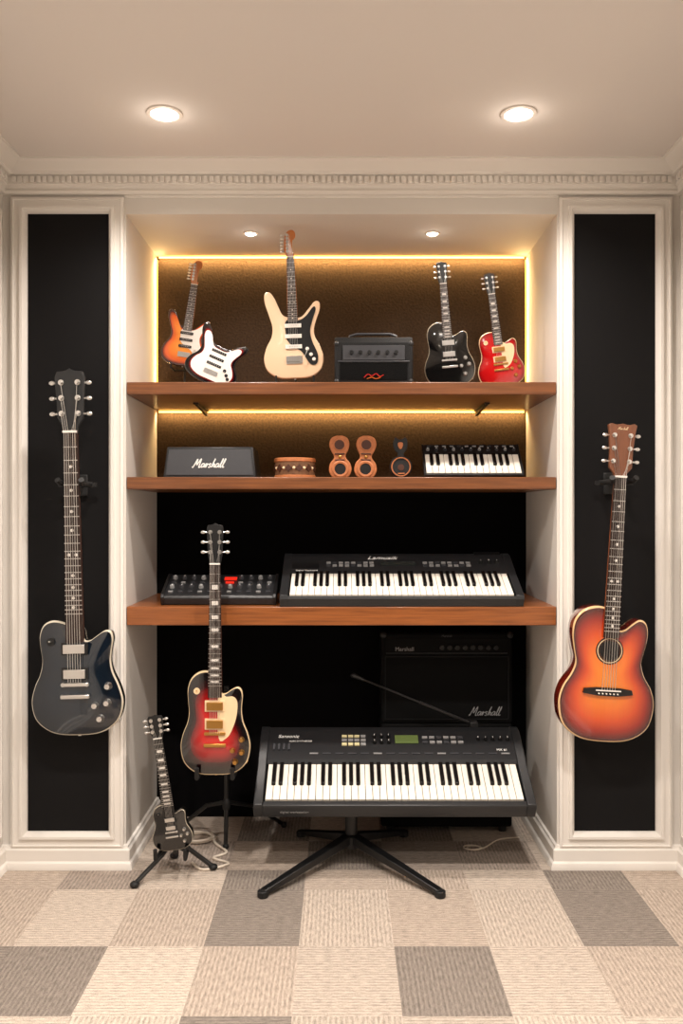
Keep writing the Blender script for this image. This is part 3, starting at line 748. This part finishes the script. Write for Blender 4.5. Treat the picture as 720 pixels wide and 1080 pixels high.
for i in range(4): control(e, 'slider', -.425 + i * .018, .262, z1(.262), .007, .03, .006, 'mgrey')
text('logo', 'MX 61', .014, 'white', e, (.40, .250, z1(.25) + .0006), (0, 0, 0))
text('panel_text', 'MUSIC SYNTHESIZER', .009, 'white', e, (-.33, .292, z1(.292) + .0006), (0, 0, 0))
text('panel_text', 'digital workstation', .013, 'lgrey', e, (-.34, .001 - .0032, .026), (math.radians(90), 0, 0))

# keyboard stand
hx = .035; e = root('keyboard_stand', (hx, .08, 0), 'black swivel stand with four flat splayed feet', 'keyboard stand')
MB().cyl((0, 0, .05), (0, 0, .225), .022, 'black').cyl((0, 0, .045), (0, 0, .085), .034, 'blackm').obj('column', e)
MB().box((0, .045, .262), (.30, .19, .012), 'blackm', Matrix.Rotation(t1, 3, 'X')).b2((-.03, -.015, .205), (.03, .03, .250), 'blackm').obj('support_plate', e)
for fx, fy in ((-.290, -.31), (.285, -.31), (-.19, .21), (.205, .21)):
    d = Vector((fx, fy, 0)); n_ = Vector((-fy, fx, 0)).normalized()
    A = Vector((0, 0, .078)); B = d + Vector((0, 0, .016))
    vs = []
    for P_, wv, hv in ((A, .019, .016), (B, .013, .009)):
        vs += [P_ + n_ * wv + Vector((0, 0, -hv)), P_ - n_ * wv + Vector((0, 0, -hv)), P_ - n_ * wv + Vector((0, 0, hv)), P_ + n_ * wv + Vector((0, 0, hv))]
    MB().add(vs, [(0, 1, 2, 3), (7, 6, 5, 4), (0, 4, 5, 1), (1, 5, 6, 2), (2, 6, 7, 3), (3, 7, 4, 0)], 'black').cyl(B + Vector((0, 0, -.016)), B + Vector((0, 0, .006)), .018, 'blackm').obj('leg', e, bev=.003)

# middle keyboard
t2 = math.radians(24); D2 = .329; h2 = .05; k0, k1b = .012, .168
e, a, b = keyboard('black electronic keyboard resting on the lower wooden shelf', ((423.5 - 360) / 300, 0.0, SZ[2] + .001), .857, D2, h2, t2, 36, k0, k1b, .034, style='mid', hf=.038)
def z2(y): return pz(y, k1b, D2, h2)
text('logo', 'Lamusik', .034, 'white', e, (-.06, .276, z2(.276) + .0006), (0, 0, 0), .45)
control(e, 'display', .0, .232, z2(.232), .13, .024, .003, 'glass')
for i in range(8):
    for j in range(2): control(e, 'button', -.26 + i * .023, .215 + j * .022, z2(.225), .016, .010, .005, 'lgrey' if (i * 3 + j) % 4 else 'mgrey')
for i in range(8):
    for j in range(2): control(e, 'button', .10 + i * .023, .215 + j * .022, z2(.225), .016, .010, .005, 'lgrey' if (i + j) % 3 else 'mgrey')
for i in range(3): knob(e, .31 + i * .03, .24, z2(.24), .009, .01)
for sx in (-1, 1):
    mb = MB()
    for q in range(10): mb.b2((-.05, q * .008, 0), (.05, q * .008 + .004, .002), 'black')
    mb.obj('speaker_grille', e, (sx * .345, .20 if sx < 0 else .255, z2(.2)))
text('panel_text', 'Digital Keyboard', .012, 'white', e, (-.34, .183, z2(.19) + .0008), (0, 0, 0))

# mini keyboard
t3 = math.radians(45.4)
e, a, b = keyboard('small black keyboard controller tilted up on the middle shelf', W3(499.5, 504, .1) * 1.0, .362, .163, .022, t3, 15, .006, .106, .008, style='mini', hf=.017)
e.location.z = SZ[1] + .001
for i in range(11): knob(e, -.16 + i * .032, .130, .0205, .006, .008, 'mgrey' if i % 3 else 'lgrey')
for i in range(12): control(e, 'button', -.154 + i * .028, .148, .0205, .014, .006, .003, 'lgrey' if i % 4 else 'mgrey')

# mixer
t4 = math.radians(21); D4 = .176
p = W3(230.5, 638, .05)
e = root('audio_mixer', (p.x, .05, SZ[2] + .001), 'black audio mixer with knobs and small red display', 'mixer', (t4, 0, 0))
MB().xprism([(0, 0), (0, .026), (.008, .034), (D4 * .92, .042), (D4, .034), (D4, .008), (D4 * .95, 0)], -.20, .20, 'dgrey').obj('case', e, bev=.003)
for sx in (-1, 1):
    MB().xprism([(-.003, -.001), (-.003, .030), (.008, .039), (D4 * .92, .047), (D4 + .003, .036), (D4 + .003, .004), (D4 * .95, -.001)], sx * .20 - .006, sx * .20 + .006, 'black').obj('side_cheek', e, bev=.002)
def z4(y): return .034 + .008 * (y - .008) / (D4 * .92 - .008)
control(e, 'display', .03, .130, z4(.130), .045, .022, .003, 'redled')
control(e, 'display', .03, .100, z4(.100), .030, .012, .003, 'redled')
for j in range(4):
    for i in range(11):
        x = -.175 + i * .035; y = .03 + j * .034
        if abs(x - .03) < .04 and j >= 2: continue
        if j in (1, 3): knob(e, x, y, z4(y), .0088, .011, 'lgrey' if i % 3 == 0 else 'mgrey')
        else: control(e, 'button', x, y, z4(y), .016, .008, .005, 'lgrey' if (i + j) % 3 == 0 else 'mgrey')
MB().b2((-.15, 0, -.052), (.15, .01, .004), 'black').obj('rear_support', e, (0, .15, 0), (-t4, 0, 0))

# ------------------------------------------------------------------ amp on top shelf
p = W3(394, 403, .06)
e = root('guitar_amplifier', (p.x, .06, SZ[0]), 'small black combo amplifier with handle on the top shelf', 'amplifier')
Wa = .282; Ha = .175
MB().xprism([(0, .004), (0, Ha * .86), (.02, Ha), (.14, Ha), (.16, Ha * .9), (.16, .004)], -Wa / 2, Wa / 2, 'tolex').obj('cabinet', e, bev=.006)
MB().b2((-Wa / 2 + .03, -.006, Ha * .50), (Wa / 2 - .03, .002, Ha * .80), 'mgrey').b2((-Wa / 2 + .012, -.004, Ha * .46), (Wa / 2 - .012, .002, Ha * .49), 'mgrey').obj('control_panel', e, bev=.001)
for i in range(6): mkobj('knob', MB().cyl((0, 0, 0), (0, -.01, 0), .007, 'black').mesh('knob'), e, (-.08 + i * .032, -.006, Ha * .65))
g = MB().b2((-Wa / 2 + .02, -.003, .018), (Wa / 2 - .02, .002, Ha * .43), 'grille')
g.obj('grille', e)
MB().tube([(q[0] * .7, -.006, q[1] - .006) for q in open_cat([(-.05, .030), (-.03, .042), (-.01, .036), (.012, .044), (.03, .034), (.05, .040)])], .0018, 'red').tube([(q[0] * .7, -.006, q[1] - .006) for q in open_cat([(-.035, .026), (-.01, .031), (.01, .026), (.035, .031)])], .0014, 'orange').obj('emblem', e)
MB().tube([(-.09, .07, Ha - .002), (-.085, .07, Ha + .012), (-.06, .07, Ha + .02), (.06, .07, Ha + .02), (.085, .07, Ha + .012), (.09, .07, Ha - .002)], .005, 'mgrey').obj('handle', e)
for sx in (-1, 1):
    for zz in (.012, Ha * .84):
        MB().ell((sx * (Wa / 2 - .008), .004, zz), (.010, .008, .010), 'dgrey').obj('corner_protector', e)

# amp head box
p = W3(221, 503, .08)
e = root('amplifier_head', (p.x, .08, SZ[1]), 'flat charcoal amplifier head with white script lettering', 'amplifier')
hh = .113; w0 = .168; w1 = .155
MB().add([(-w0, 0, 0), (w0, 0, 0), (w1, .01, hh), (-w1, .01, hh), (-w0, .2, 0), (w0, .2, 0), (w1, .19, hh), (-w1, .19, hh)], [(0, 1, 2, 3), (7, 6, 5, 4), (0, 4, 5, 1), (1, 5, 6, 2), (2, 6, 7, 3), (3, 7, 4, 0)], 'dgrey').obj('cabinet', e, bev=.004)
MB().add([(-w0 + .010, -.003, .010), (w0 - .010, -.003, .010), (w1 - .008, .006, hh - .010), (-w1 + .008, .006, hh - .010), (-w0 + .010, .01, .010), (w0 - .010, .01, .010), (w1 - .008, .016, hh - .010), (-w1 + .008, .016, hh - .010)], [(0, 1, 2, 3), (7, 6, 5, 4), (0, 4, 5, 1), (1, 5, 6, 2), (2, 6, 7, 3), (3, 7, 4, 0)], 'mgrey').obj('front_panel', e, bev=.001)
script_logo(e, (-.002, .0005, .050), .118, 'white', 1.1, math.radians(-5))
MB().b2((-.03, .08, hh), (.03, .11, hh + .004), 'black').obj('handle', e)

# trinket box
p = W3(310, 503, .10)
e = root('trinket_box', (p.x, .16, SZ[1]), 'small round brown trinket box with beaded patterned band', 'box')
R_ = .074
MB().lathe([(0, 0), (R_ * .98, 0), (R_, .004), (R_, .062), (0, .062)], (0, 0, 0), (0, 0, 1), 'wicker').obj('body', e)
MB().lathe([(R_ * 1.0, .060), (R_ * 1.04, .062), (R_ * 1.04, .072), (R_ * 1.0, .075), (0, .075)], (0, 0, 0), (0, 0, 1), 'leather').obj('lid', e)
MB().lathe([(R_ * 1.0, .0), (R_ * 1.04, .002), (R_ * 1.04, .010), (R_ * 1.0, .012)], (0, 0, 0), (0, 0, 1), 'leather').obj('base_band', e)
for i in range(11):
    an = math.radians(195 + i * 15)
    c_ = Vector((R_ * 1.0 * math.cos(an), R_ * 1.0 * math.sin(an), .037))
    if i % 2: MB().ell(c_, (.006, .006, .006), 'cream', n=10, m=6).obj('bead', e)
    else: MB().box(c_, (.006, .020, .020), 'dleather', Matrix.Rotation(an, 3, 'Z') @ Matrix.Rotation(math.radians(45), 3, 'X')).obj('diamond_inlay', e)

# leather ornaments
OL = [(0, 0), (.028, .005), (.041, .028), (.037, .054), (.024, .071), (.022, .084), (.031, .102), (.037, .124), (.030, .146), (.014, .155), (0, .156), (-.014, .155), (-.030, .146), (-.037, .124), (-.031, .102), (-.022, .084), (-.024, .071), (-.037, .054), (-.041, .028), (-.028, .005)]
for px, sg in ((359, -1), (385, 1)):
    p = W3(px, 503, .11)
    e = root('leather_ornament', (p.x, .13, SZ[1]), 'tan leather hourglass-shaped ornament with dark round openings', 'ornament', (0, math.radians(2 * sg), 0), 'pair of tan leather ornaments')
    MB().prism(catmull(OL, 5), -.016, .006, 'leather').obj('body', e, bev=.003)
    MB().lathe([(.020, -.017), (.030, -.017), (.031, -.020), (.027, -.022), (.021, -.021), (.020, -.017)], (0, 0, .034), (0, 1, 0), 'leather').obj('ring', e)
    MB().cyl((0, -.012, .034), (0, -.018, .034), .021, 'ebony', n=24).obj('hole', e)
    MB().lathe([(0, -.0185), (.018, -.0185), (.018, -.012)], (0, 0, .122), (0, 1, 0), 'dleather', n=24).lathe([(.018, -.016), (.022, -.016), (.021, -.020), (.018, -.020), (.018, -.016)], (0, 0, .122), (0, 1, 0), 'leather', n=24).obj('upper_opening', e)
    for zz in (.067, .089):
        MB().box((0, -.018, zz), (.036, .006, .005), 'dleather').obj('strap', e, bev=.001)
    MB().ell((0, -.018, .078), (.006, .004, .006), 'gold').obj('stud', e)

# tiny round-bodied lute figurine
p = W3(423, 503, .12)
e = root('miniature_lute', (p.x, .13, SZ[1]), 'tiny black and brown round-bodied string instrument figurine', 'figurine', (0, math.radians(-1.5), 0))
MB().lathe([(0, .012), (.030, .010), (.041, 0), (.041, -.010), (.037, -.014), (.033, -.011), (0, -.011)], (0, 0, .042), (0, 1, 0), 'blackm').obj('body', e)
MB().lathe([(.031, -.0115), (.036, -.0125), (.035, -.0150), (.032, -.0150), (.031, -.0115)], (0, 0, .042), (0, 1, 0), 'leather').cyl((0, -.010, .040), (0, -.013, .040), .012, 'dleather', n=20).obj('sound_ring', e)
MB().prism([(-.012, .070), (.012, .070), (.010, .10), (-.010, .10)], -.014, -.004, 'blackm').obj('neck', e)
MB().prism(catmull([(-.012, .094), (.012, .094), (.024, .110), (.026, .134), (.018, .150), (.006, .142), (-.006, .142), (-.018, .150), (-.026, .134), (-.024, .110)], 3), -.013, -.004, 'blackm').prism(catmull([(0, .106), (.008, .116), (.008, .130), (-.008, .130), (-.008, .116)], 3), -.0145, -.010, 'leather').obj('headstock', e, bev=.001)
MB().box((0, -.014, .018), (.024, .004, .004), 'leather').obj('bridge', e)

# ------------------------------------------------------------------ big amp beneath lower shelf
xa = (471 - 360) * 3.33 / 900
e = root('guitar_amplifier', (xa, .33, .425), 'black combo amplifier with script lettering on a speaker cabinet', 'amplifier')
Wb = .51; Hb = .352
MB().b2((-Wb / 2, 0, 0), (Wb / 2, .155, Hb), 'dtolex').obj('cabinet', e, bev=.008)
MB().b2((-Wb / 2 + .018, -.004, Hb - .075), (Wb / 2 - .018, .002, Hb - .02), 'dtolex').b2((-Wb / 2 + .018, -.005, Hb - .079), (Wb / 2 - .018, .0, Hb - .077), 'dgrey').obj('control_panel', e)
for i in range(8): mkobj('knob', MB().cyl((0, 0, 0), (0, -.012, 0), .009, 'blackm').mesh('knob'), e, (-.02 + i * .03, -.004, Hb - .055))
MB().b2((-Wb / 2 + .018, -.004, .02), (Wb / 2 - .018, .002, Hb - .09), 'grille').obj('grille', e)
fr = MB()
for lo, hi in (((-Wb / 2 + .014, -.007, .016), (Wb / 2 - .014, -.002, .019)), ((-Wb / 2 + .014, -.007, Hb - .092), (Wb / 2 - .014, -.002, Hb - .089)), ((-Wb / 2 + .014, -.007, .016), (-Wb / 2 + .017, -.002, Hb - .088)), ((Wb / 2 - .017, -.007, .016), (Wb / 2 - .014, -.002, Hb - .088))):
    fr.b2(lo, hi, 'dpipe')
fr.obj('piping', e)
script_logo(e, (.15, -.006, .046), .125, 'lgrey', .65)
text('logo', 'Marshall', .022, 'lgrey', e, (-.165, -.0055, Hb - .062), (math.radians(90), 0, 0), .0)
text('logo', 'Marshall', .012, 'mgrey', e, (-.0, -.0015, Hb - .011), (math.radians(90), 0, 0), .0)
for sx in (-1, 1): MB().ell((sx * (Wb / 2 - .008), .006, Hb - .008), (.014, .012, .014), 'blackm').obj('corner_protector', e)
e = root('speaker_cabinet', (xa, .33, 0), 'black speaker cabinet standing on the carpet under an amplifier', 'speaker')
MB().b2((-Wb / 2, 0, .02), (Wb / 2, .155, .424), 'dtolex').obj('cabinet', e, bev=.008)
MB().b2((-Wb / 2 + .02, -.004, .04), (Wb / 2 - .02, .002, .41), 'grille').obj('grille', e)
for a in (-.22, .22):
    for b in (.02, .135): MB().cyl((a, b, 0), (a, b, .022), .015, 'blackm').obj('foot', e)

# boom microphone clamped on the synthesizer's rear edge
c0 = W3(499, 764, .245); c1 = W3(374, 713, .27)
e = root('boom_microphone', c0, 'thin black boom arm with small microphone clamped behind the synthesizer', 'microphone')
d1 = c1 - c0
MB().box((0, -.004, -.012), (.03, .035, .05), 'blackm').obj('clamp', e, bev=.003)
MB().tube([(0, 0, 0), d1 * .45], .0065, 'black').tube([d1 * .4, d1 * .93], .004, 'black').obj('boom_arm', e)
MB().cyl(d1 * .92, d1, .006, 'dgrey', r1=.009).ell(d1 * 1.01, (.012, .010, .010), 'dgrey').obj('microphone_capsule', e)

# cables on floor
def cable(lab, c, r, turns, tail, rr=.0045):
    pts = []
    for i in range(turns * 16 + 1):
        a_ = 2 * math.pi * i / 16
        q = r * (1 + .14 * math.sin(i * .37)); pts.append((c[0] + q * math.cos(a_) + .006 * math.sin(i * .21), c[1] + q * .8 * math.sin(a_), rr + .0012 * (i % 16) / 4 + .002 * (i // 16)))
    last = Vector(pts[-1]); tl = [Vector((last.x, last.y))] + [Vector((a, b)) for a, b, _ in tail]
    pts += [(q.x, q.y, rr + .0005) for q in open_cat(tl, 8)[1:]]
    o = MB().tube(pts, rr, 'cable', n=6).obj('audio_cable'); thing(o, lab, 'cable')
cable('pale cable coiled on the carpet near guitar stands', (-.545, .25, 0), .062, 4, [(-.47, .20, 0), (-.42, .12, 0), (-.46, .07, 0), (-.40, .02, 0), (-.48, -.03, 0), (-.53, .03, 0)], .005)
cable('pale cable looped on the carpet by the speaker cabinet', (.49, .16, 0), .030, 2, [(.54, .18, 0), (.60, .25, 0), (.68, .27, 0)], .0028)

# ------------------------------------------------------------------ camera
cam = bpy.data.cameras.new('Camera'); co = bpy.data.objects.new('Camera', cam); COL.objects.link(co)
co.location = (0, -CAMD, CAMZ); co.rotation_euler = (math.radians(90), 0, 0)
cam.sensor_fit = 'VERTICAL'; cam.sensor_height = 36; cam.lens = 36 * F / 1080
cam.clip_start = 0.05
scene.camera = co
